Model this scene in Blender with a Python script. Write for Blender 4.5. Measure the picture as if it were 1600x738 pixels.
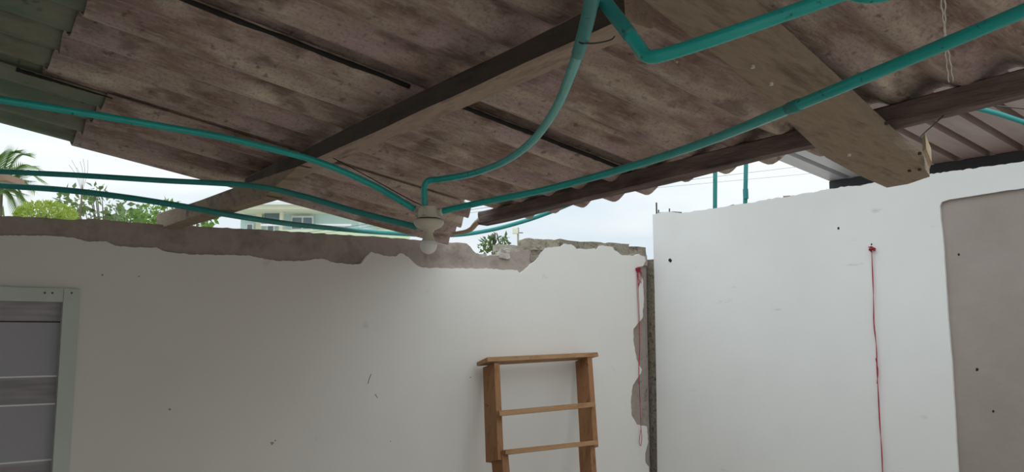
import bpy, bmesh, math, random
from mathutils import Vector, Matrix, noise, geometry
random.seed(7)
for o in list(bpy.data.objects): bpy.data.objects.remove(o)
S = bpy.context.scene
COL = S.collection

# ------------------------------------------------------------------ camera
F = 1300.0; PITCH = math.atan(0.12); EYE = 1.8
C = Vector((0, 0, EYE))
fh = Vector((.610, .7924, 0)).normalized()
RT = Vector((fh.y, -fh.x, 0)); UPZ = Vector((0, 0, 1))
FW = fh*math.cos(PITCH)+UPZ*math.sin(PITCH)
UP = -fh*math.sin(PITCH)+UPZ*math.cos(PITCH)
cam = bpy.data.cameras.new('camera'); cam.sensor_width = 36; cam.lens = 36*F/1600
cam.clip_start = .05; cam.clip_end = 500
co = bpy.data.objects.new('camera', cam); COL.objects.link(co)
co.matrix_world = Matrix(((RT.x, UP.x, -FW.x, C.x), (RT.y, UP.y, -FW.y, C.y), (RT.z, UP.z, -FW.z, C.z), (0, 0, 0, 1)))
S.camera = co
# ------------------------------------------------------------------ overcast sky
W = bpy.data.worlds.new('sky'); S.world = W; W.use_nodes = True
nt = W.node_tree; nt.nodes.clear()
N = nt.nodes.new; L = nt.links.new
out = N('ShaderNodeOutputWorld'); bg = N('ShaderNodeBackground'); L(bg.outputs[0], out.inputs[0])
tc = N('ShaderNodeTexCoord'); sp = N('ShaderNodeSeparateXYZ'); L(tc.outputs['Generated'], sp.inputs[0])
mp = N('ShaderNodeMapping'); mp.inputs['Scale'].default_value = (1, 1, 3.2); L(tc.outputs['Generated'], mp.inputs[0])
ns = N('ShaderNodeTexNoise'); ns.inputs['Scale'].default_value = 4.2; ns.inputs['Detail'].default_value = 5; L(mp.outputs[0], ns.inputs[0])
rp = N('ShaderNodeValToRGB'); L(ns.outputs[0], rp.inputs[0])
rp.color_ramp.elements[0].position = .33; rp.color_ramp.elements[0].color = (.72, .84, .93, 1)
rp.color_ramp.elements[1].position = .60; rp.color_ramp.elements[1].color = (.93, .985, 1.0, 1)
L(rp.outputs[0], bg.inputs[0])
cl = N('ShaderNodeClamp'); L(sp.outputs[2], cl.inputs[0])
ma = N('ShaderNodeMath'); ma.operation = 'MULTIPLY_ADD'; L(cl.outputs[0], ma.inputs[0])
SKY = 1.0
ma.inputs[1].default_value = 1.7*SKY*.8; ma.inputs[2].default_value = SKY*.8     # overcast sky: zenith nearly three times the horizon
L(ma.outputs[0], bg.inputs[1])
vs = S.view_settings; vs.view_transform = 'Standard'; vs.look = 'None'; vs.gamma = 1; vs.use_curve_mapping = False
vs.exposure = 0.0

# ------------------------------------------------------------------ helpers
def ray(x, y): return FW+RT*((x-800)/F)+UP*((369-y)/F)
def onp(x, y, n, d):
    n = Vector(n); r = ray(x, y); return C+r*((d-n.dot(C))/n.dot(r))
def dep(x, y, z): return C+ray(x, y)*z
YA, XB = 3.909, 4.188
RN, RD = Vector((.156, .04, 1)), 2.835
def A(x, y, o=0): return onp(x, y, (0, 1, 0), YA+o)
def B(x, y, o=0): return onp(x, y, (1, 0, 0), XB+o)
def zr(x, y): return RD-.156*x-.04*y

def tag(o, label=None, cat=None, group=None, kind=None):
    if label: o['label'] = label
    if cat: o['category'] = cat
    if group: o['group'] = group
    if kind: o['kind'] = kind
    return o
def empty(name, loc=(0, 0, 0)):
    o = bpy.data.objects.new(name, None); o.location = loc; o.empty_display_size = .1; COL.objects.link(o); return o
def link(name, me, m=None, parent=None, smooth=False):
    o = bpy.data.objects.new(name, me)
    if m is not None: me.materials.append(m)
    COL.objects.link(o)
    if smooth: me.polygons.foreach_set('use_smooth', [True]*len(me.polygons))
    if parent is not None:
        o.parent = parent; o.matrix_parent_inverse = Matrix.Translation(parent.location).inverted()
    return o
class MB:
    def __init__(s): s.v = []; s.f = []
    def add(s, vs, fs):
        b = len(s.v); s.v += [tuple(v) for v in vs]; s.f += [tuple(b+i for i in f) for f in fs]; return s
    def box(s, c, h, axes=None, jit=0):
        c = Vector(c); ax = axes or (Vector((1, 0, 0)), Vector((0, 1, 0)), Vector((0, 0, 1)))
        vs = []
        for k in (-1, 1):
            for j in (-1, 1):
                for i in (-1, 1):
                    p = c+ax[0]*(i*h[0])+ax[1]*(j*h[1])+ax[2]*(k*h[2])
                    if jit: p += Vector([random.uniform(-jit, jit) for _ in range(3)])
                    vs.append(p)
        return s.add(vs, [(0, 2, 3, 1), (4, 5, 7, 6), (0, 1, 5, 4), (2, 6, 7, 3), (0, 4, 6, 2), (1, 3, 7, 5)])
    def tube(s, pts, r, n=10, cap=True):
        pts = [Vector(p) for p in pts]; rs = r if isinstance(r, (list, tuple)) else [r]*len(pts)
        t0 = (pts[1]-pts[0]).normalized(); u = t0.orthogonal().normalized(); rings = []; vs = []
        for i, p in enumerate(pts):
            t = (pts[min(i+1, len(pts)-1)]-pts[max(i-1, 0)]).normalized()
            u = (u-t*u.dot(t)).normalized(); w = t.cross(u)
            vs += [p+(u*math.cos(2*math.pi*k/n)+w*math.sin(2*math.pi*k/n))*rs[i] for k in range(n)]
        fs = []
        for i in range(len(pts)-1):
            for k in range(n):
                a, b = i*n+k, i*n+(k+1) % n; fs.append((a, b, b+n, a+n))
        if cap: fs += [tuple(reversed(range(n))), tuple(range((len(pts)-1)*n, len(pts)*n))]
        return s.add(vs, fs)
    def lathe(s, c, prof, n=32, axes=None):
        c = Vector(c); ax = axes or (Vector((1, 0, 0)), Vector((0, 1, 0)), Vector((0, 0, 1))); vs = []
        for r, z in prof:
            vs += [c+(ax[0]*math.cos(2*math.pi*k/n)+ax[1]*math.sin(2*math.pi*k/n))*r+ax[2]*z for k in range(n)]
        fs = []
        for i in range(len(prof)-1):
            for k in range(n):
                a, b = i*n+k, i*n+(k+1) % n; fs.append((a, b, b+n, a+n))
        fs += [tuple(reversed(range(n))), tuple(range((len(prof)-1)*n, len(prof)*n))]
        return s.add(vs, fs)
    def mesh(s, name):
        me = bpy.data.meshes.new(name); me.from_pydata(s.v, [], s.f); me.update(); return me
    def build(s, name, m, parent=None, smooth=False): return link(name, s.mesh(name), m, parent, smooth)
def spline(P, per=8):
    P = [Vector(p) for p in P]; Q = [P[0]*2-P[1]]+P+[P[-1]*2-P[-2]]; out = []
    for i in range(1, len(Q)-2):
        a, b, c, d = Q[i-1:i+3]
        for k in range(per):
            t = k/per
            out.append(.5*((2*b)+(c-a)*t+(2*a-5*b+4*c-d)*t*t+(3*b-a-3*c+d)*t**3))
    out.append(P[-1]); return out
def slab(name, front, back, m, parent=None):
    """closed prism between two matching outlines, each flat and perpendicular to its own dominant axis"""
    n = len(front); nr = Vector((0, 0, 0))
    for i in range(n): nr += front[i].cross(front[(i+1) % n])
    nr.normalize(); u = nr.orthogonal().normalized(); w = nr.cross(u)
    co2 = [Vector((p.dot(u), p.dot(w))) for p in front]
    vo, _, fo, ov, _, _ = geometry.delaunay_2d_cdt(co2, [(i, (i+1) % n) for i in range(n)], [], 1, 1e-6)
    rep = [(o[0] if o else None) for o in ov]; off = (back[0]-front[0])
    fv = []; bv = []
    for k, o in enumerate(rep):
        if o is not None: fv.append(front[o]); bv.append(back[o])
        else:
            p = u*vo[k].x+w*vo[k].y; p = p+nr*((front[0]-p).dot(nr)); fv.append(p); bv.append(p+off)
    K = len(fv); fs = [tuple(f) for f in fo]+[tuple(K+i for i in reversed(f)) for f in fo]
    cnt = {}
    for f in fo:
        for a, c in zip(f, list(f[1:])+[f[0]]): cnt[(a, c)] = 1
    for (a, c) in cnt:
        if (c, a) not in cnt: fs.append((c, a, K+a, K+c))
    b = MB(); b.add(fv+bv, fs); me = b.mesh(name); bm = bmesh.new(); bm.from_mesh(me); bmesh.ops.recalc_face_normals(bm, faces=bm.faces); bm.to_mesh(me); bm.free()
    return link(name, me, m, parent)
def jag(px, step=5, amp=1.0):
    o = []
    for (x0, y0), (x1, y1) in zip(px, px[1:]):
        n = max(1, int(math.hypot(x1-x0, y1-y0)/step))
        for k in range(n):
            t = k/n; a = amp if k else amp*.3
            o.append((x0+(x1-x0)*t+random.uniform(-a, a)*.7, y0+(y1-y0)*t+random.uniform(-a, a)))
    o.append(px[-1]); return o
def timber(name, p0, p1, w, h, m, parent=None, up=(0, 0, 1), seg=10, wob=.003, ends=(0, 0)):
    """rough sawn timber from p0 to p1 (centre line), w across, h high"""
    p0, p1 = Vector(p0), Vector(p1); t = (p1-p0).normalized(); side = t.cross(Vector(up)).normalized(); u = side.cross(t)
    b = MB(); vs = []; fs = []
    prof = [(-.5, -.42), (-.42, -.5), (.42, -.5), (.5, -.42), (.5, .42), (.42, .5), (-.42, .5), (-.5, .42)]
    ln = (p1-p0).length; sd = random.uniform(0, 50)
    for i in range(seg+1):
        c = p0.lerp(p1, i/seg)
        for k, (a, e) in enumerate(prof):
            sk = 0
            if i == 0: sk = ends[0]*e
            if i == seg: sk = ends[1]*e
            q = c+side*(a*w)+u*(e*h)+t*sk
            nz = noise.noise_vector(Vector((i*ln/seg*2.3+sd, a*3, e*3)))
            vs.append(q+side*nz.x*wob*2+u*nz.y*wob*2)
    n = len(prof)
    for i in range(seg):
        for k in range(n): fs.append((i*n+k, i*n+(k+1) % n, (i+1)*n+(k+1) % n, (i+1)*n+k))
    fs += [tuple(reversed(range(n))), tuple(range(seg*n, seg*n+n))]
    b.add(vs, fs); o = b.build(name, m, parent)
    return o

# ------------------------------------------------------------------ materials
def mat(name, cols, scale=4, stretch=(1, 1, 1), rough=.8, bump=.2, bscale=None, detail=6, lo=.3, hi=.7, speck=None, metal=0, layer=None, island=0):
    m = bpy.data.materials.new(name); m.use_nodes = True; nt = m.node_tree; N = nt.nodes.new; L = nt.links.new
    bs = nt.nodes['Principled BSDF']; bs.inputs['Roughness'].default_value = rough; bs.inputs['Metallic'].default_value = metal
    tc = N('ShaderNodeTexCoord'); mp = N('ShaderNodeMapping'); mp.inputs['Scale'].default_value = stretch; L(tc.outputs['Object'], mp.inputs[0])
    nz = N('ShaderNodeTexNoise'); nz.inputs['Scale'].default_value = scale; nz.inputs['Detail'].default_value = detail; nz.inputs['Roughness'].default_value = .62; L(mp.outputs[0], nz.inputs[0])
    rp = N('ShaderNodeValToRGB'); L(nz.outputs[0], rp.inputs[0])
    el = rp.color_ramp.elements
    while len(el) < len(cols): el.new(.5)
    for i, c in enumerate(cols): el[i].position = lo+(hi-lo)*i/max(1, len(cols)-1); el[i].color = (*c, 1)
    col = rp.outputs[0]
    def mix(col, c2, sc, a, b, st=(1, 1, 1), amount=1.0):
        mp2 = N('ShaderNodeMapping'); mp2.inputs['Scale'].default_value = st; L(tc.outputs['Object'], mp2.inputs[0])
        n2 = N('ShaderNodeTexNoise'); n2.inputs['Scale'].default_value = sc; n2.inputs['Detail'].default_value = 4; L(mp2.outputs[0], n2.inputs[0])
        r2 = N('ShaderNodeMapRange'); r2.inputs[1].default_value = a; r2.inputs[2].default_value = b; r2.inputs[4].default_value = amount; L(n2.outputs[0], r2.inputs[0])
        mx = N('ShaderNodeMix'); mx.data_type = 'RGBA'; L(r2.outputs[0], mx.inputs[0]); L(col, mx.inputs[6]); mx.inputs[7].default_value = (*c2, 1)
        return mx.outputs[2]
    for l in (layer or []): col = mix(col, *l)
    if speck: col = mix(col, *speck)
    if island:
        oi = N('ShaderNodeObjectInfo'); hs = N('ShaderNodeHueSaturation'); mr = N('ShaderNodeMapRange'); L(oi.outputs['Random'], mr.inputs[0])
        mr.inputs[3].default_value = 1-island; mr.inputs[4].default_value = 1+island; L(mr.outputs[0], hs.inputs['Value']); L(col, hs.inputs['Color']); col = hs.outputs[0]
    L(col, bs.inputs['Base Color'])
    if bump:
        nb = N('ShaderNodeTexNoise'); nb.inputs['Scale'].default_value = bscale or scale*4; nb.inputs['Detail'].default_value = 6; L(mp.outputs[0], nb.inputs[0])
        bp = N('ShaderNodeBump'); bp.inputs['Strength'].default_value = bump; bp.inputs['Distance'].default_value = .01; L(nb.outputs[0], bp.inputs['Height']); L(bp.outputs[0], bs.inputs['Normal'])
    return m
M = {}
M['paint'] = mat('white_wall_paint', [(.72, .695, .655), (.77, .745, .705)], 1.6, rough=.75, bump=.06, bscale=9, speck=((.42, .38, .33), 9, .70, .80, (1, 1, 1), .35))
M['paint_b'] = mat('cool_white_wall_paint', [(.74, .735, .715), (.79, .785, .765)], 1.6, rough=.7, bump=.06, bscale=9, layer=[((.50, .40, .30), 7, .69, .76, (1, .6, 2.4), .5)])
M['concrete'] = mat('bare_concrete', [(.24, .195, .165), (.37, .31, .27), (.30, .25, .21)], 7, rough=.95, bump=.5, bscale=40)
M['render'] = mat('bare_cement_render', [(.30, .255, .225), (.36, .31, .278)], 2.5, rough=.9, bump=.12, bscale=30, speck=((.12, .10, .08), 30, .74, .78))
M['brick'] = mat('rough_grey_block', [(.09, .075, .055), (.33, .29, .225), (.20, .17, .125)], 26, rough=.95, bump=1.0, bscale=70, island=.2)
M['mortar'] = mat('pale_mortar', [(.34, .30, .25), (.50, .46, .40)], 20, rough=.95, bump=.8, bscale=60)
M['sheet'] = mat('weathered_fibre_cement', [(.20, .13, .11), (.42, .32, .275), (.50, .41, .35), (.78, .67, .56)], 3.6, (1.2, 3.2, 3.2), .9, .6, 45, 12, .30, .72,
                 layer=[((.25, .15, .12), 5, .48, .62, (.8, 1.9, 1), .75), ((.50, .36, .375), 4, .50, .64, (.9, 2.4, 1), .65), ((.74, .64, .53), 3.2, .54, .68, (.5, 3.6, 1), .65), ((.15, .10, .08), 8, .54, .66, (.8, 1.2, 1), .65), ((.66, .58, .49), 60, .5, .7, (.3, 2.2, 1), .35), ((.2, .14, .11), 110, .52, .66, (1, 1, 1), .4)],
                 speck=((.08, .055, .045), 30, .62, .72, (1, 1, 1), .6))
M['sheet_green'] = mat('mossy_fibre_cement', [(.13, .13, .105), (.24, .25, .19), (.20, .225, .175)], 3, (1, 4, 4), .9, .35, 60, 8, layer=[((.13, .20, .14), 4, .45, .65, (1, 2, 2), .8), ((.2, .17, .11), 6, .55, .66, (1, 2, 2), .7)], speck=((.05, .05, .035), 24, .63, .72, (1, 1, 1), .6))
M['beam_side'] = mat('dark_timber_side', [(.03, .023, .019), (.075, .056, .046), (.05, .04, .034)], 5, (5, 1, 5), .85, .5, 30, 8, layer=[((.17, .125, .1), 3, .60, .72, (1, 1, 1), .7)])
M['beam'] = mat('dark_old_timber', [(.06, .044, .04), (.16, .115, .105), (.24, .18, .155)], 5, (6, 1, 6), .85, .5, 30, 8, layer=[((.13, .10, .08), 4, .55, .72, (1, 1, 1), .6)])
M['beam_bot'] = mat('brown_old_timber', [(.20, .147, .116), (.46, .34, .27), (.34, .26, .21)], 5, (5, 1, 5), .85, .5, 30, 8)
M['plank'] = mat('grey_brown_plank', [(.19, .14, .098), (.34, .265, .19), (.26, .2, .14)], 6, (1, 5, 5), .85, .4, 30, 8, layer=[((.07, .05, .035), 4, .58, .72, (1, 3, 2), .6)])
M['fresh'] = mat('fresh_cut_wood', [(.42, .31, .19), (.58, .45, .30)], 14, rough=.8, bump=.3)
M['ladder'] = mat('orange_brown_wood', [(.17, .07, .024), (.31, .145, .055), (.24, .105, .04)], 7, (4, 4, 1), .65, .3, 40, 8, speck=((.08, .04, .02), 11, .66, .74))
M['rung'] = mat('tan_brown_wood', [(.22, .11, .045), (.36, .20, .09), (.28, .15, .065)], 7, (1, 4, 4), .65, .3, 40, 8, speck=((.12, .06, .03), 9, .64, .74))
M['pvc'] = mat('teal_conduit', [(.012, .37, .34), (.02, .47, .435)], 5, rough=.27, bump=.03, speck=((.01, .06, .05), 55, .66, .72, (1, 1, 1), .8))
M['pvc_dark'] = mat('dusty_teal_conduit', [(.02, .23, .22), (.035, .31, .29)], 6, rough=.5, bump=.03, speck=((.01, .05, .045), 50, .64, .72, (1, 1, 1), .8))
M['cream'] = mat('cream_plastic', [(.60, .54, .45), (.66, .60, .51)], 6, rough=.45, bump=.02)
M['dark'] = mat('dark_gap', [(.012, .011, .01), (.02, .018, .016)], 9, rough=.9, bump=0)
M['bulb'] = mat('opal_bulb', [(.80, .79, .77), (.84, .83, .81)], 4, rough=.35, bump=0)
M['steel'] = mat('rusty_steel', [(.06, .04, .03), (.12, .08, .06)], 30, rough=.8, bump=.3)
M['blackbeam'] = mat('black_painted_steel', [(.012, .012, .016), (.025, .024, .03)], 8, rough=.5, bump=.1)
M['metal_rust'] = mat('rust_brown_metal_sheet', [(.30, .21, .20), (.40, .29, .275)], 2, (1, 4, 1), .5, .05, metal=.1, layer=[((.48, .44, .47), 1.5, .55, .7, (1, 2, 1), .5)])
M['metal'] = mat('skylit_grey_metal_sheet', [(.55, .54, .60), (.64, .63, .68)], 3, (1, 4, 1), .42, .05, metal=.2, layer=[((.34, .26, .25), .9, .56, .7, (1, .8, 1), .5)])
M['red'] = mat('red_thread', [(.30, .008, .022), (.42, .02, .045)], 30, rough=.8, bump=0)
M['cord'] = mat('pale_twine', [(.60, .55, .50), (.85, .81, .76)], 40, rough=.9, bump=.3)
M['wire'] = mat('black_wire', [(.012, .012, .012), (.03, .028, .026)], 20, rough=.6, bump=0)
M['frame'] = mat('pale_green_white_trim', [(.52, .57, .52), (.58, .63, .58)], 4, rough=.5, bump=.05)
M['leaf_panel'] = mat('grey_laminate', [(.35, .34, .385), (.385, .375, .425)], 2.5, rough=.35, bump=.02)
M['band_a'] = mat('mottled_grey_band', [(.24, .215, .24), (.38, .345, .38)], 3, (1.5, 1, 14), .4, .02, detail=1)
M['chrome'] = mat('bright_strip', [(.75, .76, .76), (.85, .86, .86)], 4, rough=.3, bump=0)
M['floor'] = mat('grey_cement_floor', [(.55, .46, .38), (.63, .54, .46)], 2, rough=.9, bump=.2)
M['ground'] = mat('dry_earth_ground', [(.34, .31, .26), (.44, .41, .36), (.30, .33, .22)], .5, rough=.95, bump=.4)
M['bark'] = mat('grey_bark', [(.14, .11, .08), (.24, .2, .15)], 6, (3, 3, 1), .95, .5)
def leafmat(name, a, b, sc=3):
    m = mat(name, [a, b], sc, rough=.5, bump=0); bs = m.node_tree.nodes['Principled BSDF']
    tr = m.node_tree.nodes.new('ShaderNodeBsdfTranslucent'); mx = m.node_tree.nodes.new('ShaderNodeMixShader'); mx.inputs[0].default_value = .35
    src = bs.inputs['Base Color'].links[0].from_socket
    l = m.node_tree.links.new; l(src, tr.inputs[0]); l(bs.outputs[0], mx.inputs[1]); l(tr.outputs[0], mx.inputs[2]); l(mx.outputs[0], m.node_tree.nodes['Material Output'].inputs[0]); return m
M['leaf'] = leafmat('bright_leaf', (.10, .22, .03), (.25, .42, .07))
M['leaf_mid'] = leafmat('mid_green_leaf', (.09, .16, .05), (.2, .3, .1))
M['leaf_lime'] = leafmat('lime_leaf', (.30, .42, .06), (.42, .52, .10))
M['leaf_palm'] = leafmat('palm_leaf', (.12, .22, .06), (.24, .36, .12))
M['mint'] = mat('mint_wall', [(.58, .76, .77), (.64, .82, .83)], 2, rough=.8, bump=.05)
M['cream_wall'] = mat('cream_wall', [(.74, .74, .58), (.8, .8, .64)], 2, rough=.8, bump=.05)
M['lime_wall'] = mat('pale_lime_wall', [(.62, .72, .5), (.7, .78, .56)], 2, rough=.8, bump=.05)
M['white_trim'] = mat('white_trim', [(.8, .8, .78), (.84, .84, .82)], 3, rough=.6, bump=0)
M['glass'] = mat('window_glass', [(.10, .16, .2), (.16, .22, .27)], 2, rough=.1, bump=0)
M['brown_roof'] = mat('brown_roof_edge', [(.24, .15, .10), (.34, .23, .16)], 5, rough=.8, bump=.2)

# ------------------------------------------------------------------ ground and floor
b = MB(); b.box((3, 12, -.06), (60, 60, .05)); tag(b.build('ground', M['ground']), 'dry earth ground around the house', None, kind='structure')
b = MB(); b.box((.85, .65, -.005), (3.35, 3.26, .0048)); tag(b.build('floor', M['floor']), 'grey cement floor of the room', None, kind='structure')

# ------------------------------------------------------------------ back wall
topA = [(-60, 333), (0, 337), (60, 339), (118, 343), (145, 341), (250, 350), (400, 358), (500, 364), (600, 370), (700, 378), (732, 380), (738, 385), (742, 391), (750, 398), (752, 403), (766, 399), (784, 399), (786, 396), (800, 394), (831, 389), (900, 391), (960, 394), (1014, 398)]
plA = [(-60, 366), (0, 368), (60, 368), (92, 370), (117, 372), (140, 378), (165, 377), (180, 384), (210, 387), (245, 387), (258, 393), (300, 398), (345, 398.6), (392, 400), (431, 408), (475, 408), (502, 404), (521, 410), (551, 414), (565, 412), (571, 404), (581, 394), (600, 400), (621, 401), (627, 396), (638, 402), (650, 414), (661, 418.7), (696, 419), (732, 420), (768, 420), (784, 422), (808, 422), (813, 428), (821, 422), (833, 411), (840, 404), (853, 388), (876, 385.6), (883, 381), (892, 382), (901, 389), (917, 390), (929, 388), (933, 391), (937, 384), (951, 385), (957, 386), (960, 391), (972, 399), (992, 400), (998, 397), (1007, 401), (1009, 408), (1005, 416), (997, 418), (1005, 440), (1006, 470), (1004, 497), (990, 514), (990, 535), (995, 562), (1003, 578), (1001, 584), (989, 602), (986, 625), (987, 650), (995, 664), (1011, 667), (1013, 690), (1008, 710), (1009, 724), (1014, 730)]
DX0, DX1, DZ = -.18, .655, 1.955
def closeA(px, o, xr, step, amp, right_to_floor):
    pts = [A(x, y) for x, y in jag(px, step, amp)]
    pts = [Vector((-2.5, 0, pts[0].z))]+pts
    if right_to_floor: pts.append(Vector((xr, 0, pts[-1].z)))
    pts += [Vector((xr, 0, 0)), Vector((DX1, 0, 0)), Vector((DX1, 0, DZ)), Vector((DX0, 0, DZ)), Vector((DX0, 0, 0)), Vector((-2.5, 0, 0))]
    return [Vector((p.x, o, p.z)) for p in pts]
topA[-1] = (1013, 398)
fr = closeA(topA, YA+.02, A(1014.5, 500).x, 7, .7, True)
wall_back = slab('wall_back', fr, [p+Vector((0, .12, 0)) for p in fr], M['concrete'])
tag(wall_back, 'broken back wall with bare concrete band above white plaster', None, kind='structure')
fr = closeA(plA, YA, XB-.012, 4, .8, False)
pa = slab('plaster', fr, [p+Vector((0, .019, 0)) for p in fr], M['paint'], wall_back); pa['label'] = 'white painted plaster with torn edge'
b = MB(); b.box((XB+.05, YA+.24, 1.16), (.2, .09, 1.16)); b.box((XB+.2, YA+.06, 1.16), (.165, .09, 1.16)); b.build('crack_light_block', M['brick'], wall_back)  # unseen block added behind the corner crack to keep light out
# rough blocks along the broken top
def block(px0, px1, py0, py1, y0, y1, m, parent, jit=.006, name='brick'):
    a = A(px0, py1); c = A(px1, py0); bm = bmesh.new()
    bmesh.ops.create_cube(bm, size=1)
    bmesh.ops.subdivide_edges(bm, edges=bm.edges, cuts=2, use_grid_fill=True)
    sx, sy, sz = c.x-a.x, y1-y0, c.z-a.z; sd = random.uniform(0, 99)
    for v in bm.verts:
        v.co = Vector((a.x+sx/2+v.co.x*sx, (y0+y1)/2+v.co.y*sy, a.z+sz/2+v.co.z*sz)); v.co += noise.noise_vector(v.co*17+Vector((sd, 0, 0)))*jit*1.6
    me = bpy.data.meshes.new(name); bm.to_mesh(me); bm.free(); return link(name, me, m, parent)
for i, (a, c, t, bt) in enumerate([(830, 854, 374.5, 384), (855, 877, 376.5, 386), (878, 914, 378, 391), (915, 952, 380, 391), (953, 984, 382, 399)]):
    block(a, c, t, bt+6, YA+.012, YA+.13, M['brick'], wall_back)
block(984, 1012, 387, 399, YA+.022, YA+.13, M['brick'], wall_back, .012)
block(833, 845, 386, 396, YA+.014, YA+.1, M['brick'], wall_back, .008)
block(832, 842, 397, 408, YA+.015, YA+.1, M['brick'], wall_back, .008)
block(790, 832, 384, 391, YA+.05, YA+.13, M['mortar'], wall_back, .008, 'mortar_lump')
block(784, 799, 391, 404, YA+.014, YA+.08, M['mortar'], wall_back, .016, 'mortar_lump')
block(748, 764, 396, 402, YA+.03, YA+.13, M['mortar'], wall_back, .008, 'mortar_lump')
block(1006, 1013, 400, 416, YA+.012, YA+.03, M['mortar'], wall_back, .006, 'mortar_lump')
# exposed masonry down the corner crack
for k in range(9):
    y0 = 420+k*35
    block(1000, 1014, y0, y0+33, YA+.022, YA+.06, M['brick'], wall_back, .006)
# chips and dents in the plaster
def chip(p, n, r, m, parent, name='dent'):
    u = Vector(n).orthogonal().normalized(); w = Vector(n).cross(u); k = 9
    vs = [p+(u*math.cos(6.283*i/k)*random.uniform(.6, 1.2)+w*math.sin(6.283*i/k)*random.uniform(.6, 1.2))*r+Vector(n)*.0006 for i in range(k)]+[p+Vector(n)*.0022]
    b = MB(); b.add(vs, [(i, (i+1) % k, k) for i in range(k)]); return b.build(name, m, parent)
for x, y, r in [(425, 693, .009), (430, 689, .005), (160, 430, .005), (265, 640, .006), (610, 690, .004), (735, 590, .005), (217, 432, .004)]:
    chip(A(x, y), (0, -1, 0), r, M['render'], wall_back)
def scratch(pts, m, parent, r=.0013):
    b = MB(); b.tube(pts, r, 5); return b.build('scratch', m, parent)
scratch([A(580, 585, -.0005), A(577, 592, -.0005), A(575, 600, -.0005)], M['dark'], wall_back)
scratch([A(586, 616, -.0005), A(590, 622, -.0005)], M['dark'], wall_back)

# ------------------------------------------------------------------ right wall
topB = [(1018, 336), (1029, 333), (1049, 331), (1065, 333), (1091, 329), (1120, 325), (1140, 322), (1175, 317), (1201, 311), (1227, 308), (1266, 301), (1299, 295), (1325, 291), (1344, 291), (1357, 287), (1390, 281), (1406, 282), (1439, 274), (1500, 266), (1560, 258), (1600, 252)]
rec = [(1497, 738), (1488, 580), (1480, 480), (1474, 380), (1470, 345), (1468.5, 322), (1471, 316), (1482, 312), (1540, 303), (1600, 294)]
pts = [B(x, y) for x, y in jag(topB, 5, .9)]
YE = 3.868
def closeB(pts, o, recess):
    q = [Vector((0, YE, 0))]+[Vector((0, YE, .3*k)) for k in range(1, 8)]
    for v in q: v.y += random.uniform(-.006, .006)
    q += [Vector((0, min(p.y, YE), p.z)) for p in pts]+[Vector((0, -2.6, 2.6))]+[Vector((0, -2.6, 0))]
    if recess:
        r = [B(x, y) for x, y in jag(rec, 12, .5)]; r = [Vector((0, p.y, p.z)) for p in r]; zt = r[-1].z
        q += [Vector((0, .8, 0)), Vector((0, .8, zt))]+list(reversed(r))+[Vector((0, r[0].y, 0))]
    return [Vector((o, p.y, p.z)) for p in q]
fr = closeB([p+Vector((0, 0, -.006)) for p in pts], XB+.014, False)
wall_right = slab('wall_right', fr, [p+Vector((.13, 0, random.uniform(-.012, .004))) for p in fr], M['render'])
tag(wall_right, 'tall broken right wall with bare render panel beside white plaster', None, kind='structure')
fr = closeB(pts, XB, True)
pb = slab('plaster', fr, [p+Vector((.0135, 0, 0)) for p in fr], M['paint_b'], wall_right); pb['label'] = 'cool white painted plaster with ragged top'
for x, y, r in [(1047, 407, .016), (1310, 357, .008), (1362, 382, .006)]: chip(B(x, y), (-1, 0, 0), r, M['dark'], wall_right)
for x, y, r in [(1552, 643, .007), (1527, 578, .008), (1498, 398, .006)]: chip(B(x, y, .014), (-1, 0, 0), r, M['dark'], wall_right)
for (x, y0, y1, r) in [(1018.5, 318, 340, .006), (1029, 328, 338, .005), (1046, 326, 338, .005)]:
    p = B(x, y1, .03); q = B(x, y0, .03); p.y = min(p.y, YE-.01); q.y = min(q.y, YE-.01); b = MB(); b.tube([p, q], r, 6); b.build('rebar_stub', M['steel'], wall_right)
for (x0, x1, y0, y1) in [(1027, 1036, 329, 336), (1037, 1050, 328, 336), (1136, 1144, 320, 325), (1222, 1234, 306, 311), (1338, 1350, 288, 294)]:
    a, c = B(x0, y1), B(x1, y0); bb = MB(); bb.box((XB+.05, (a.y+c.y)/2, (a.z+c.z)/2-.006), (.045, abs(a.y-c.y)/2, .012), jit=.006); bb.build('mortar_lump', M['brick'], wall_right)

# unseen walls added to block light and set the room's brightness
b = MB(); b.box((-2.56, .65, 1.55), (.06, 3.26, 1.55)); tag(b.build('added_wall_left', M['paint']), 'added white wall out of view, blocking light from the left', None, kind='structure')

fr = [Vector((x, -2.6, z)) for x, z in [(-2.5, 0), (-1.9, 0), (-1.9, 2.2), (1.1, 2.2), (1.1, 0), (4.2, 0), (4.2, 2.5), (-2.5, 3.1)]]; tag(slab('added_wall_front', fr, [p+Vector((0, -.12, 0)) for p in fr], M['paint']), 'added white wall behind the camera with an opening for fill light', None, kind='structure')  # added wall; opening sized to let fill light reach floor and roof

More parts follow.
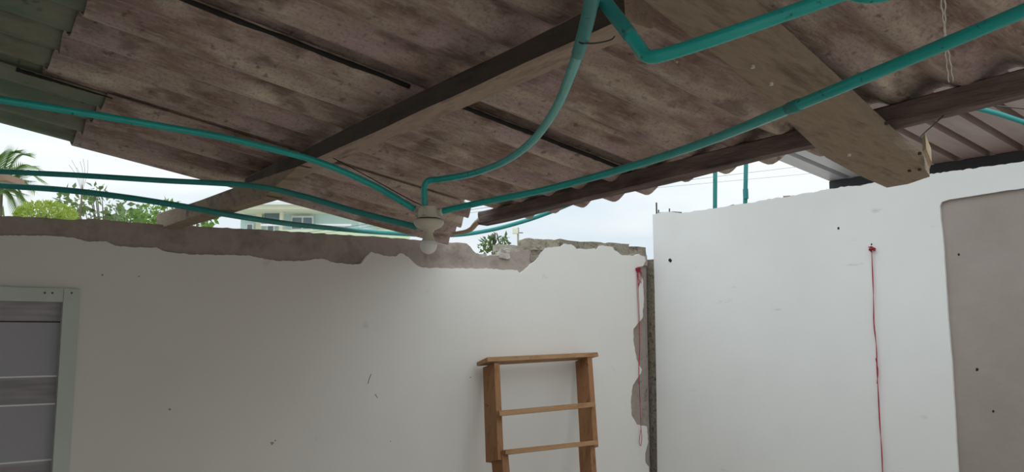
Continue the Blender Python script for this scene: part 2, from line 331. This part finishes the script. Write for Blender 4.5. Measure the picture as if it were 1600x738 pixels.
# ------------------------------------------------------------------ door
door = empty('door_1', (DX0, YA, 0)); tag(door, 'grey banded door in pale green-white frame', 'door', kind='structure')
zt = A(60, 450.5).z; xr = A(121, 600).x; fw = .062
b = MB(); b.box((DX1+.012, YA-.006, zt/2), (fw/2, .022, zt/2)); b.build('door_frame', M['frame'], door)
b = MB(); b.box(((DX0+DX1)/2, YA-.005, zt-.028), ((DX1-DX0)/2-.02, .021, .028)); b.build('door_frame', M['frame'], door)
b = MB(); b.box((DX0-.012, YA-.006, zt/2), (fw/2, .022, zt/2)); b.build('door_frame', M['frame'], door)
for x in (70, 82, 112):
    bb = MB(); p = A(x, 458, -.028); bb.lathe(p, [(.004, -.003), (.004, .002), (.001, .004)], 8, (Vector((1, 0, 0)), Vector((0, 0, 1)), Vector((0, -1, 0)))); bb.build('screw', M['steel'], door)
zs = [DZ-.005]+[A(50, y).z for y in (503, 589, 633, 721.5)]+[A(50, 721.5).z-.16, A(50, 721.5).z-.5, 0.05]
kinds = ['band_a', 'leaf_panel', 'band_a', 'leaf_panel', 'band_a', 'leaf_panel', 'band_a']
for i, k in enumerate(kinds):
    b = MB(); b.box(((DX0+DX1)/2, YA+.028, (zs[i]+zs[i+1])/2), ((DX1-DX0)/2-.012, .018, (zs[i]-zs[i+1])/2-.0012)); b.build('door_panel', M[k], door)
for z, m, h in [(zs[1], 'dark', .0025), (zs[2], 'chrome', .0032), (zs[3], 'chrome', .0032), (zs[4], 'chrome', .0032), (zs[5], 'chrome', .0032), (zs[6], 'chrome', .0032)]:
    b = MB(); b.box(((DX0+DX1)/2, YA+.0255, z), ((DX1-DX0)/2-.014, .0175, h)); b.build('inlay_strip', M[m], door)

# ------------------------------------------------------------------ corrugated roof
ceil = empty('ceiling', (0, 0, 0)); tag(ceil, 'low sloping roof of corrugated fibre cement sheets', None, kind='structure')
PW = .19
def sheet(y0, y1, x0, xend, gap, zoff, m, name='corrugated_sheet', amp=.021, nx=9):
    n = int(round((y1-y0)/PW*10)); b = MB(); vs = []; TH = .006; sd = random.uniform(0, 40)
    for side in (0, 1):
        for j in range(n+1):
            y = y0+(y1-y0)*j/n; xe = xend(y) if callable(xend) else xend
            xs = x0+.012*noise.noise(Vector((y*6, sd, 0)))
            for i in range(nx+1):
                x = xs+(xe-xs)*i/nx
                z = zr(x, y)+amp-amp*math.cos(2*math.pi*(y-2.665)/PW)+zoff+gap*(y-y0)/(y1-y0)
                z += .004*noise.noise(Vector((x*1.3+sd, y*1.7, 0)))+side*TH
                vs.append((x, y, z))
    w = nx+1; K = (n+1)*w; fs = []
    for j in range(n):
        for i in range(nx):
            a = j*w+i; fs.append((a, a+w, a+w+1, a+1)); fs.append((K+a, K+a+1, K+a+w+1, K+a+w))
    for i in range(nx):
        fs.append((i, i+1, K+i+1, K+i)); a = n*w+i; fs.append((a+1, a, K+a, K+a+1))
    for j in range(n):
        a = j*w; fs.append((a+w, a, K+a, K+a+w)); a = j*w+nx; fs.append((a, a+w, K+a+w, K+a))
    b.add(vs, fs); o = b.build(name, m, ceil, True); return o
edges = [3.9, 3.155, 2.205, 1.255, .305, -.645, -1.595]
def e0(y):
    t = max(0, min(1, (3.9-y)/.75)); return 2.53-.34*t
def e1(y): return 2.16 if y > 3.10 else (2.30 if y > 3.07 else 2.45+.012*noise.noise(Vector((y*4, 3, 0))))
def e3(y): return 2.305+.01*noise.noise(Vector((y*5, 9, 0)))
def e2(y): return 2.47+.03*noise.noise(Vector((y*3, 5, 0)))
ends = [e0, e1, e2, e3, e2, e2]
for k in range(6):
    yn, yf = edges[k+1], edges[k]
    top = yf if k == 0 else yf+(.06 if k == 1 else .26)
    g = {0: .0, 1: .024, 2: .036}.get(k, .014)
    sheet(yn, top, (.62, .41, .455, .46)[min(k, 3)], ends[k], g, 0, M['sheet'])
    o = sheet(yn+.02, top+(.02 if k else 0), -2.75, .66 if k else .82, g, .015, M['sheet_green'])
    o['label'] = 'mossy green weathered sheet'

# black strips added to draw the dark line of the sheet joints
for yj, xa, xb, w0 in ((2.193, .30, 1.285, .0085), (2.193, 1.34, 2.26, .0085), (3.143, .33, .63, .0075)):
    n_ = 40; P = [Vector((xa+(xb-xa)*i/n_, yj+.004*noise.noise(Vector((i*.25, yj, xa))), 0)) for i in range(n_+1)]
    P = [Vector((p.x, p.y, zr(p.x, p.y)+.026)) for p in P]; b = MB()
    b.tube(P, [w0*(.9+.35*noise.noise(Vector((i*.7, xa*9, 0))))*(1 if yj < 3 else 1.1-.8*i/n_) for i in range(n_+1)], 7); b.build('joint_strip', M['dark'], ceil)

# ------------------------------------------------------------------ timbers
def P2(x, y): return onp(x, y, (1, 0, 0), 2.25)
p0 = P2(746, 331); p1 = P2(1690, 84)
o = timber('purlin', p0+Vector((.03, 0, -.031)), p1+Vector((.03, 0, -.031)), .06, .06, M['beam'], seg=22, wob=.004)
tag(o, 'dark square purlin along the scalloped eave of the roof', 'beam')
b = MB(); b.tube(spline([P2(748, 343)+Vector((.02, 0, 0)), P2(741, 348)+Vector((.02, .01, 0)), P2(733, 357)+Vector((.025, .02, 0)), P2(722, 361)+Vector((.03, .03, 0)), P2(708, 363)+Vector((.03, .05, 0))], 5), [.024, .02, .017, .015, .015, .014, .013, .013, .013, .012, .012, .012, .011, .011, .01, .01, .01, .01, .009, .008, .004], 8); b.build('splintered_end', M['fresh'], o)
def P1(x, y): return onp(x, y, (1, 0, 0), 1.262)
a0 = P1(383, 268); a1 = P1(975, -16)
a0.z = min(a0.z, zr(a0.x, a0.y)-.002); a1.z = min(a1.z, zr(a1.x, a1.y))
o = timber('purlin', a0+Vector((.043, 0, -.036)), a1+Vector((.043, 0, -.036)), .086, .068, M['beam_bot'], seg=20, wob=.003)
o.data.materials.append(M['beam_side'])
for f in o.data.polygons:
    if abs(f.normal.x) > .85 and f.center.x < 1.3: f.material_index = 1  # vertical side faces take the darker timber colour
tag(o, 'thick brown purlin crossing the middle of the roof sheets', 'beam')
b = MB(); q = a0+Vector((.04, .012, -.038)); b.box(q, (.036, .012, .03), jit=.004); b.build('sawn_end', M['fresh'], o)
o = timber('support_timber', (1.05, 4.0, 2.318), (1.255, 3.05, 2.388), .075, .075, M['plank'], seg=10, wob=.004, ends=(0, .22))
tag(o, 'short brown timber resting on the concrete wall top under the purlin end', 'beam')
# wide plank carrying the purlins
cr = [onp(x, y, RN, RD-.085) for x, y in [(955, -60), (1105, -60), (1214, 41), (1306, 124), (1400, 212), (1441, 243), (1452, 262), (1418, 274), (1385, 280), (1345, 262), (1290, 232), (1135, 81)]]
cr = [Vector((p.x, p.y, p.z-.028)) for p in cr]
o = slab('plank', cr, [p+Vector((0, 0, .042)) for p in cr], M['plank']); tag(o, 'wide weathered plank under the purlins with a broken lighter end', 'plank')
def up(x, y, dz): return onp(x, y, RN, RD-.113-dz)
for x, y in [(1385, 193), (1437, 240), (1421, 267), (1437, 265), (1176, 104), (1205, 131), (1327, 242)]:
    q = up(x, y, .002); bb = MB(); bb.lathe(q, [(.005, -.004), (.005, .004)], 8); bb.build('nail_head', M['steel'] if x > 1380 else M['cord'], o)
ce = [up(x, y, .001) for x, y in [(1442, 237), (1447, 232), (1456, 254), (1452.5, 264)]]; slab('sawn_end', ce, [p+Vector((0, 0, .043)) for p in ce], M['fresh'], o)

# ------------------------------------------------------------------ light fixture
ZL = 2.8
lp = dep(670, 338, ZL)
fix = empty('light_fixture', lp); tag(fix, 'cream ceiling lampholder with bare bulb hanging from green conduits', 'lamp')
s = ZL/F
b = MB(); b.lathe(lp, [(.002, 15.5*s), (13*s, 15.5*s), (17*s, 14*s), (17.5*s, -2*s), (17*s, -4*s), (.004, -4*s)], 28); b.build('junction_box', M['cream'], fix, False)
for k in range(4):
    a = k*math.pi/2+.5; bb = MB(); q = lp+Vector((math.cos(a), math.sin(a), 0))*17*s+Vector((0, 0, 5*s)); d = Vector((math.cos(a), math.sin(a), 0)); bb.tube([q-d*.004, q+d*.012], .0128, 14); bb.build('conduit_hub', M['cream'], fix)
b = MB(); b.lathe(lp, [(.004, -4*s), (19*s, -4*s), (19*s, -6*s), (.004, -6*s)], 28); b.build('gasket_gap', M['dark'], fix)
b = MB(); b.lathe(lp, [(.004, -6*s), (23*s, -6*s), (24*s, -8*s), (23.5*s, -12*s), (20*s, -17*s), (13*s, -20.5*s), (9*s, -22*s), (8*s, -25*s), (.004, -25*s)], 36); b.build('lampholder', M['cream'], fix, True)
for k in (-1, 1):
    bb = MB(); q = lp+Vector((k*.022, -.026, -.0345)); bb.lathe(q, [(.003, -.004), (.003, .004)], 8); bb.build('screw', M['steel'], fix)
bp = [(6.5*s, -24*s), (6.5*s, -27*s), (7*s, -30*s), (8.8*s, -35*s), (11*s, -39*s)]
bc = -46.5*s; br = 13.2*s
bp += [(br*math.sin(t), bc+br*math.cos(t)) for t in [math.radians(a) for a in (58, 70, 82, 94, 106, 118, 130, 142, 154, 166, 176)]]
b = MB(); b.lathe(lp, bp[:6], 32); bulb = b.build('bulb_neck', M['cream'], fix, True)
b = MB(); b.lathe(lp, bp[4:], 32); bulb = b.build('bulb', M['bulb'], fix, True)

# ------------------------------------------------------------------ conduits
def conduit(px, r, m, label, extra=None):
    pts = spline([dep(*p) for p in px], 9); b = MB(); b.tube(pts, r, 14)
    o = b.build('conduit', m, None, True); tag(o, label, 'conduit', 'green electrical conduits')
    for (i0, i1, k) in (extra or []):
        n = len(pts)-1; bb = MB(); bb.tube(pts[int(n*i0):int(n*i1)+1], r*k, 14); bb.build('coupling', M['pvc_dark'], o, True)
    return o
R = .0107
conduit([(-60, 148, 2.3), (0, 156, 2.36), (120, 175, 2.45), (250, 197, 2.55), (350, 215, 2.62), (430, 234, 2.68), (500, 254, 2.73), (580, 288, 2.78), (648, 327, ZL)], R, M['pvc'], 'green conduit sagging under the mossy sheets into the lampholder box')
conduit([(-60, 262, 3.2), (0, 268, 3.2), (120, 274, 3.2), (250, 282, 3.18), (390, 290, 3.1), (470, 306, 3.0), (560, 332, 2.9), (651, 355, ZL+.03)], R, M['pvc_dark'], 'dusty green conduit passing the splintered timber end into the lampholder')
conduit([(-60, 284, 3.3), (0, 290, 3.32), (100, 297, 3.35), (200, 309, 3.37), (300, 325, 3.4), (350, 334.5, 3.44), (430, 347, 3.7), (500, 355, 4.1), (600, 364, 4.6), (700, 368, 4.95), (760, 361, 5.0), (815, 347, 4.95), (856, 333, 4.9), (900, 315, 4.8)], .0122, M['pvc_dark'], 'green conduit lying lowest along the concrete wall top')
conduit([(664, 328, ZL), (663, 305, ZL), (663.5, 292, ZL), (670, 282.5, ZL), (690, 280, ZL-.02), (735, 272, 2.7), (785, 254, 2.5), (830, 222, 2.25), (866, 174, 1.95), (892, 115, 1.65), (911, 58, 1.42), (926, -6, 1.25), (936, -60, 1.12)], R, M['pvc'], 'green conduit curving steeply up from the top of the lampholder box', [(.80, .94, 1.12)])
conduit([(688, 331, ZL), (750, 317, 2.72), (850, 297, 2.55), (980, 262, 2.28), (1100, 223, 1.95), (1250, 163, 1.55), (1400, 101, 1.36), (1600, 17, 1.2), (1720, -32, 1.12)], R, M['pvc'], 'long straight green conduit crossing the wide plank', [(.62, .635, 1.12)])
conduit([(905, -70, 1.32), (940, -5, 1.31), (975, 42, 1.29), (1002, 78, 1.27), (1011, 87.5, 1.26), (1026, 88, 1.25), (1060, 79, 1.24), (1130, 56, 1.22), (1230, 21, 1.2), (1330, -14, 1.17)], R, M['pvc'], 'green conduit with a sharp elbow near the purlin end', [(.12, .26, 1.1)])
conduit([(1300, -34, 1.25), (1325, -14, 1.24), (1345, -6.5, 1.23), (1368, -6, 1.22), (1392, -12, 1.21), (1420, -28, 1.2)], R, M['pvc'], 'short bend of green conduit dipping below the roof sheets')
for x0, x1, yt, yb, d, lab in [(1117.5, 1117, 262, 345, 6.0, 'thin upright green conduit behind the right wall top'), (1166, 1164, 240, 335, 5.9, 'upright green conduit with a coupling behind the right wall')]:
    q1 = dep(x1, yb, d); q0 = dep(x0, yt, d); b = MB(); b.tube([Vector((q1.x, q1.y, .0)), q1, q0, q0+Vector((0, 0, .5))], .0155, 12); o = b.build('conduit', M['pvc_dark'], None, True); tag(o, lab, 'conduit', 'green electrical conduits')
    if x0 > 1150: bb = MB(); q = dep(1165, 300, d); bb.tube([q+Vector((0, 0, -.05)), q+Vector((0, 0, .02))], .019, 12); bb.build('coupling', M['pvc_dark'], o)
conduit([(1518, 167, 3.6), (1560, 178, 3.55), (1600, 191, 3.5), (1680, 214, 3.4)], .011, M['pvc_dark'], 'green conduit beneath the ribbed metal roof')

# tie wires and cords
def wire(px, r, m, name, label, cat):
    b = MB(); b.tube(spline([dep(*p) for p in px], 6), r, 6); o = b.build(name, m, None, True); return tag(o, label, cat)
wire([(520, 247, 2.9), (560, 268, 2.88), (600, 290, 2.86), (640, 312, 2.83), (662, 322, 2.8)], .0016, M['wire'], 'tie_wire', 'thin tie wire from the middle purlin to the lampholder box', 'wire')
wire([(905, 66, 1.405), (912, 68, 1.395), (935, 67, 1.5), (955, 62, 1.7), (960, 57, 1.8)], .0016, M['wire'], 'tie_wire', 'black tie wire looped around the steep conduit', 'wire')
wire([(1474, 181, 2.2), (1460, 194, 2.3), (1446, 206, 2.4), (1435, 217, 2.5)], .002, M['wire'], 'hooked_wire', 'bent black wire hanging from the eave purlin beside the plank end', 'wire')
wire([(1540, 164, 2.2), (1570, 167, 2.3), (1610, 171, 2.4), (1680, 178, 2.5)], .002, M['wire'], 'hooked_wire', 'black wire running level below the eave purlin', 'wire')
wire([(1058, 97, 2.05), (1053, 92, 2.07)], .003, M['cord'], 'straw', 'short pale straw stuck above the conduit elbow', 'straw')
b = MB(); P = [dep(*p) for p in [(1472, -20, 1.6), (1475, 25, 1.75), (1477, 60, 1.85), (1481, 90, 1.95), (1486, 128, 2.1)]]; sp_ = spline(P, 14)
for s0 in (0, math.pi):
    b.tube([p+RT*(.0048*math.cos(i*.05+s0)+.0011*math.sin(i*.9+s0))+FW*(.0035*math.sin(i*.05+s0)) for i, p in enumerate(sp_)], .0016, 6)
tag(b.build('twine', M['cord'], None, True), 'pale twisted twine hanging down to the eave purlin', 'cord')
for px, lab in [([(1030, 287, 9), (1120, 276, 10), (1245, 261, 11)], 'thin overhead cable behind the right wall'), ([(1000, 296, 12), (1130, 284, 13), (1260, 272, 14)], 'faint overhead cable above the broken wall corner')]:
    b = MB(); b.tube([dep(*p) for p in [(px[0][0]-900, px[0][1]+125, px[0][2]-1)]+px+[(px[-1][0]+500, px[-1][1]-60, px[-1][2]+3)]], .002, 5); tag(b.build('overhead_cable', M['wire']), lab, 'cable')

# ------------------------------------------------------------------ red threads
def thread(name, strands, knot, label, nail):
    o = empty(name, knot); tag(o, label, 'string')
    for st in strands:
        b = MB(); b.tube(spline(st, 5), .0017, 6); b.build('strand', M['red'], o)
    b = MB(); q = [knot+Vector((random.uniform(-.018, .018), random.uniform(-.018, .018), random.uniform(-.014, .014))) for _ in range(26)]
    b.tube(spline(q, 4), .002, 5); b.build('knot', M['red'], o)
    b = MB(); d = nail; b.tube([knot-d*.02, knot+d*.02], .0025, 8); b.build('nail', M['steel'], o)
    return o
sA = [(997, 420), (996, 450), (998, 500), (999, 540), (998, 580), (1000, 630), (1001, 660), (1003, 685), (1001, 697), (999, 690), (1001, 672)]
thread('red_thread', [[A(x, y, -.008) for x, y in sA], [A(x+.9+.6*math.sin(i), y, -.010) for i, (x, y) in enumerate(sA[:6])]]+[[A(997+random.uniform(-2, 2), 417, -.01), A(999+random.uniform(-4, 3), 432, -.012), A(999+random.uniform(-2, 3), 445+random.uniform(-3, 9), -.01)] for _ in range(5)], A(998, 422, -.014), 'red thread tangled at the cracked wall corner', Vector((0, -1, 0)))
sB = [(1362, 391), (1363, 430), (1365, 470), (1366, 504), (1369, 540), (1370, 580), (1373, 620), (1375, 660), (1377, 700), (1379, 745)]
thread('red_thread', [[B(x, y, -.008) for x, y in sB], [B(x+1.1*math.sin(i*1.7), y+4, -.011) for i, (x, y) in enumerate(sB)], [B(1368, 560, -.01), B(1372, 580, -.012), B(1370, 600, -.01)]], B(1362, 389.5, -.012), 'red thread hanging from a nail on the wide white wall', Vector((-1, 0, 0)))

# ------------------------------------------------------------------ ladder
LK = .245; LD = YA-.125-LK*1.69
def LP(x, y, o=0): return onp(x, y, (0, 1, -LK), LD+o)
lad = empty('ladder', (3.2, 3.3, 0)); tag(lad, 'homemade orange-brown wooden ladder leaning on the back wall', 'ladder')
LN = Vector((0, -1, LK)).normalized()
def rail(top, bot, w, dp, extend=False):
    a, c = LP(*top), LP(*bot)
    if extend: c = a+(c-a)*(a.z/(a.z-c.z))
    t = (c-a).normalized(); m_ = (a+c)/2-LN*(dp/2); side = t.cross(LN).normalized()
    b = MB(); b.box(m_, (w/2, dp/2, (c-a).length/2), (side, LN, t), jit=.002); return b.build('rail', M['ladder'], lad)
rail((776.5, 568), (783, 719), .036, .115)
rail((921.5, 559), (931, 698), .036, .115)
rail((788.5, 706, -.006), (791.5, 738, -.006), .04, .10, True)
rail((925.5, 694, -.006), (928.5, 738, -.006), .04, .10, True)
def rung(l, r_, h, dp, o, m):
    a, c = LP(*l, o), LP(*r_, o); t = (c-a).normalized(); u = LN.cross(t).normalized()
    b = MB(); b.box((a+c)/2+LN*0-u*0, ((c-a).length/2, dp/2, h/2), (t, LN, u), jit=.0025); return b.build('rung', m, lad)
rung((753, 566), (925, 557), .024, .11, .05, M['rung'])
rung((778, 647), (928, 633), .026, .03, -.017, M['rung'])
rung((787, 707), (931, 692), .026, .03, -.022, M['rung'])
z0 = LP(800, 738).z
for zz in (z0-.2, z0-.5, z0-.8):
    if zz > .1:
        a = LP(796, 738); c = LP(931, 738); dy = LK*(zz-a.z)
        b = MB(); b.box(((a.x+c.x)/2, a.y+dy-.03, zz), ((c.x-a.x)/2+.02, .015, .013), jit=.002); b.build('rung', M['rung'], lad)

# ------------------------------------------------------------------ neighbour's metal roof
XM = XB*1.3; ZM = 2.913; SL = .12
mr = empty('metal_roof', (XM, 2, ZM)); tag(mr, 'grey ribbed metal roof underside beyond the right wall', 'roof')
YL = 3.305
def rib_sheet(y1, nr, m):
    pr = []; p = .19
    for k in range(nr):
        y = y1-k*p; pr += [(y, 0), (y-.125, 0), (y-.132, .05), (y-.172, .05), (y-.179, 0)]
    pr.append((y1-nr*p, 0)); vs = []; b = MB()
    for x in (3.95, XM+.25):
        for t in (0, .0015):
            vs += [(x, y, ZM+SL*(XM-x)+z+t+.002) for y, z in pr]
    n = len(pr); fs = []
    for i in range(n-1): fs += [(i, i+1, 2*n+i+1, 2*n+i), (n+i, 3*n+i, 3*n+i+1, n+i+1)]
    b.add(vs, fs); return b.build('roof_panel', m, mr)
yy = YL
for i, nr in enumerate((4, 4, 4, 4, 4)): rib_sheet(yy, nr, M['metal' if i == 0 else 'metal_rust']); yy -= nr*.19-.002  # first panel paler and bluer, sky brightness put into its colour
b = MB(); b.box((XM+.03, (YL+yy)/2, ZM-.066), (.03, (YL-yy)/2, .064)); tag(b.build('roof_beam', M['blackbeam']), 'black steel beam carrying the metal roof', 'beam')
for y in (YL-.1, yy+.1):
    b = MB(); b.box((XM+.03, y, (ZM-.13)/2), (.04, .04, (ZM-.13)/2)); tag(b.build('steel_post', M['blackbeam']), 'black steel post under the '+('free corner' if y > 2 else 'covered end')+' of the metal roof beam', 'post')

# ------------------------------------------------------------------ plants and houses outside
def leaf_mesh(n, center, rad, size, b, shell=.5, up=.3):
    for _ in range(n):
        while True:
            d = Vector([random.uniform(-1, 1) for _ in range(3)])
            if .02 < d.length <= 1: break
        d = d.normalized()*(d.length**shell); p = Vector(center)+Vector((d.x*rad[0], d.y*rad[1], d.z*rad[2]))
        t = (d+Vector([random.uniform(-.9, .9) for _ in range(3)])+Vector((0, 0, up*random.uniform(-1, 1)))).normalized(); s_ = t.orthogonal().normalized(); s_ = (Matrix.Rotation(random.uniform(0, 6.28), 3, t) @ s_)
        nn = t.cross(s_); l = size*random.uniform(.6, 1.3); w = l*.28
        b.add([p, p+t*l*.45+s_*w+nn*l*.06, p+t*l-nn*l*.1, p+t*l*.45-s_*w+nn*l*.06], [(0, 1, 2), (0, 2, 3)])
def tree(name, base, blobs, size, m, label, cat='tree', dens=900, group=None):
    base = Vector(base); o = empty(name, base); tag(o, label, cat, group); tb = MB(); top = Vector(blobs[0][0]); trunk = spline([base, base.lerp(top, .5)+Vector((.1, .05, 0)), top], 6)
    r0 = .015+.006*top.z; tb.tube(trunk, [r0*(1-.7*i/(len(trunk)-1)) for i in range(len(trunk))], 8)
    for c, r in blobs:
        c = Vector(c)
        for _ in range(5):
            e = c+Vector([random.uniform(-.7, .7)*r[k] for k in range(3)]); q = trunk[int(len(trunk)*.6)]
            tb.tube(spline([q, q.lerp(e, .5)+Vector((0, 0, .1)), e], 4), [.01]*4+[.006]*4+[.003], 5)
    tb.build('trunk', M['bark'], o); fb = MB()
    for c, r in blobs: leaf_mesh(int(dens*r[0]*r[2]), c, r, size, fb)
    f = fb.build('foliage', m, o); f['kind'] = 'stuff'; return o
def G(p): return Vector((p.x, p.y, 0))
def sc(x, y, d): return dep(x, y, d)
def px(n, d): return n*d/F
D = 8.0
def blob(x, y, d, rx, ry): return (sc(x, y, d), (px(rx, d), px(rx, d), px(ry, d)))
tree('leafy_shrub', G(sc(165, 330, 9)), [blob(165, 325, 9, 42, 20), blob(120, 318, 9, 26, 26), blob(150, 300, 9, 14, 12), blob(195, 335, 9, 26, 16)], .075, M['leaf_mid'], 'loose mid-green shrub with airy upright sprigs beyond the wall', 'shrub', 2600)
tree('leafy_tree', G(sc(240, 340, 11)), [blob(240, 338, 11, 30, 16), blob(262, 330, 11, 22, 12), blob(215, 345, 11, 22, 12)], .09, M['leaf'], 'bright green tree crown beside the leaning support timber', 'tree', 4500)
tree('leafy_tree', G(sc(310, 345, 12)), [blob(308, 345, 12, 28, 13), blob(322, 340, 12, 14, 10)], .09, M['leaf'], 'low bright green tree crown beside the mint house', 'tree', 4500)
tree('dome_bush', G(sc(72, 340, 7)), [blob(72, 337, 7, 42, 20)], .035, M['leaf_lime'], 'rounded lime yellow-green bush behind the concrete wall top', 'shrub', 60000)
tree('dense_hedge', G(sc(195, 370, 14)), [blob(195, 362, 14, 110, 22), blob(120, 360, 14, 90, 20), blob(20, 362, 14, 70, 20)], .2, M['leaf_mid'], 'dense hedge along the far side of the yard', 'hedge', 500)
tree('wall_shrub', G(sc(775, 392, 7.2)), [blob(785, 392, 7.2, 18, 8), blob(775, 388, 7.2, 12, 6)], .06, M['leaf_lime'], 'small light green shrub peeking over the broken gap', 'shrub', 3200)
# sprig plant over the gap
o = empty('sprig_plant', G(sc(770, 395, 7.0))); tag(o, 'dark leafy sprigs rising above the broken gap', 'plant')
for i, (x, y) in enumerate([(754, 385), (762, 377), (767, 380), (777, 372), (786, 374), (790, 381), (757, 392), (772, 390)]):
    e = sc(x, y, 7.0); b = MB(); s0 = sc(772, 402, 7.0); mid = s0.lerp(e, .6)+Vector((0, 0, .02)); b.tube(spline([Vector((s0.x, s0.y, 0)), s0, mid, e], 4), .004, 5); st = b.build('stem', M['bark'], o)
    fb = MB(); leaf_mesh(14, e, (.035, .035, .022), .05, fb); fb.build('leaf_cluster', M['leaf_mid'], st)
# bare twigs
o = empty('bare_sapling', G(sc(128, 300, 8))); tag(o, 'thin bare twigs above the leafy shrub', 'tree')
s0 = sc(128, 300, 8)
b = MB(); b.tube([Vector((s0.x, s0.y, 0)), s0], .008, 6); b.build('stem', M['bark'], o)
for x, y in [(108, 258), (112, 250), (120, 262), (130, 248), (137, 250), (125, 252)]:
    b = MB(); b.tube(spline([s0, s0.lerp(sc(x, y, 8), .6)+RT*.02, sc(x, y, 8)], 4), .0016, 5); b.build('twig', M['bark'], o)
# palm
pc = sc(-3, 298, 8.5); o = empty('palm', G(pc)); tag(o, 'young palm with arching fronds beyond the wall', 'palm')
b = MB(); b.tube([G(pc), G(pc).lerp(pc, .5)+RT*.06, pc], [.07, .055, .045], 10); b.build('trunk', M['bark'], o)
for i, (dx, dy) in enumerate([(38, -66), (52, -44), (18, -70), (48, -8), (42, 28), (-30, -40), (-45, 0), (25, 38), (60, -25), (-10, -60), (2, -36), (34, 8)]):
    e = sc(6+dx, 300+dy, 8.5+random.uniform(-.35, .35)); mid = pc.lerp(e, .55)+Vector((0, 0, .10)); P = spline([pc, mid, e+Vector((0, 0, -.04))], 12); b = MB(); b.tube(P, [.012*(1-i_/len(P))+.002 for i_ in range(len(P))], 5)
    for k in range(3, len(P)):
        t = (P[k]-P[k-1]).normalized(); sd = t.cross(UPZ).normalized(); l = .26*(1-.55*k/len(P))
        for sg in (-1, 1):
            q = P[k]; tip = q+(sd*sg*.6+t*.7+Vector((0, 0, -.25))).normalized()*l; w = t*.012
            b.add([q-w, q+w, tip], [(0, 1, 2)])
    b.build('frond', M['leaf_palm'], o)
# brown roof edge at far left
p, q = sc(-90, 276, 6.5), sc(24, 287, 6.5)
o = empty('shed_roof', G(q)); tag(o, 'brown edge of a small shed roof beyond the palm', 'shed')
ax = (q-p).normalized(); ax.z = 0; ax.normalize(); nrm = ax.cross(UPZ)
b = MB(); b.box((p+q)/2, ((q-p).length/2, .12, .024), (ax, nrm, UPZ)); b.build('roof_slab', M['brown_roof'], o)
for pt in (p+ax*.05, p+ax*.25):
    b = MB(); b.box(Vector((pt.x, pt.y, pt.z/2-.02)), (.04, .04, pt.z/2-.01)); b.build('post', M['bark'], o)
# mint house
DH = 22.0
def hp(x, y, dz=0): return dep(x, y, DH+dz)
o = empty('mint_house', G(hp(440, 360))); tag(o, 'mint and cream house with flat eaves beyond the back wall', 'house')
def hbox(name, x0, x1, y0, y1, d0, d1, m, parent=o):
    a, c = dep(x0, y1, DH), dep(x1, y0, DH); cx = (a+c)/2; w = abs((c-a).dot(RT)); h = abs(c.z-a.z)
    b = MB(); b.box(cx+fh*((d0+d1)/2), (w/2, (d1-d0)/2, h/2), (RT, fh, UPZ)); return b.build(name, m, parent)
zb = (dep(460, 334, DH).z)/2; q = dep(467, 400, DH); b = MB(); b.box(Vector((q.x, q.y, zb))+fh*2, (px(93, DH), 2, zb), (RT, fh, UPZ)); b.build('wall', M['mint'], o)
hbox('roof_slab', 362, 580, 324, 328, -.9, 4.5, M['white_trim'])
hbox('fascia', 364, 578, 328, 334, -.8, 4.3, M['cream_wall'])
hbox('column', 400, 409, 334, 470, -.12, 0, M['cream_wall'])
hbox('column', 443, 448, 330, 470, -.5, -.35, M['cream_wall'])
hbox('shadow_opening', 414, 438, 329, 345, -.06, .0, M['glass'])
w = hbox('window', 386, 397, 350, 362, -.07, -.01, M['white_trim']); hbox('pane', 388, 395, 352, 362, -.09, -.07, M['glass'], w)
w = hbox('window', 418, 430, 350, 362, -.07, -.01, M['white_trim']); hbox('pane', 420, 428, 352, 362, -.09, -.07, M['glass'], w)
w = hbox('window', 456, 490, 338, 362, -.07, -.01, M['white_trim']); hbox('pane', 458, 472, 341, 358, -.09, -.07, M['glass'], w); hbox('pane', 475, 488, 341, 358, -.09, -.07, M['glass'], w)
hbox('railing', 425, 560, 358, 361, -1.0, -.95, M['white_trim'])
a, c = dep(440, 361, 14), dep(640, 376, 14)
b = MB(); zt_ = dep(520, 360, 14).z; b.box(Vector(((a.x+c.x)/2, (a.y+c.y)/2, zt_/2)), ((c-a).dot(RT)/2, .06, zt_/2), (RT, fh, UPZ)); tag(b.build('yard_wall', M['lime_wall']), 'pale lime yard wall in front of the mint house', 'wall')
# utility pole with box
pd = 15
o = empty('utility_pole', G(dep(809, 380, pd))); tag(o, 'slim utility pole with a small cream box', 'pole')
q = dep(809.5, 356, pd); b = MB(); b.tube([G(q), q], .018, 10); b.build('pole', M['mortar'], o)
q = dep(805, 362, pd); b = MB(); b.box(q-fh*.06, (.05, .05, .045), (RT, fh, UPZ)); b.build('box', M['cream_wall'], o)
q = dep(813, 364, pd); b = MB(); b.tube([q-RT*.05, q+RT*.05], .008, 6); b.build('bracket', M['steel'], o)
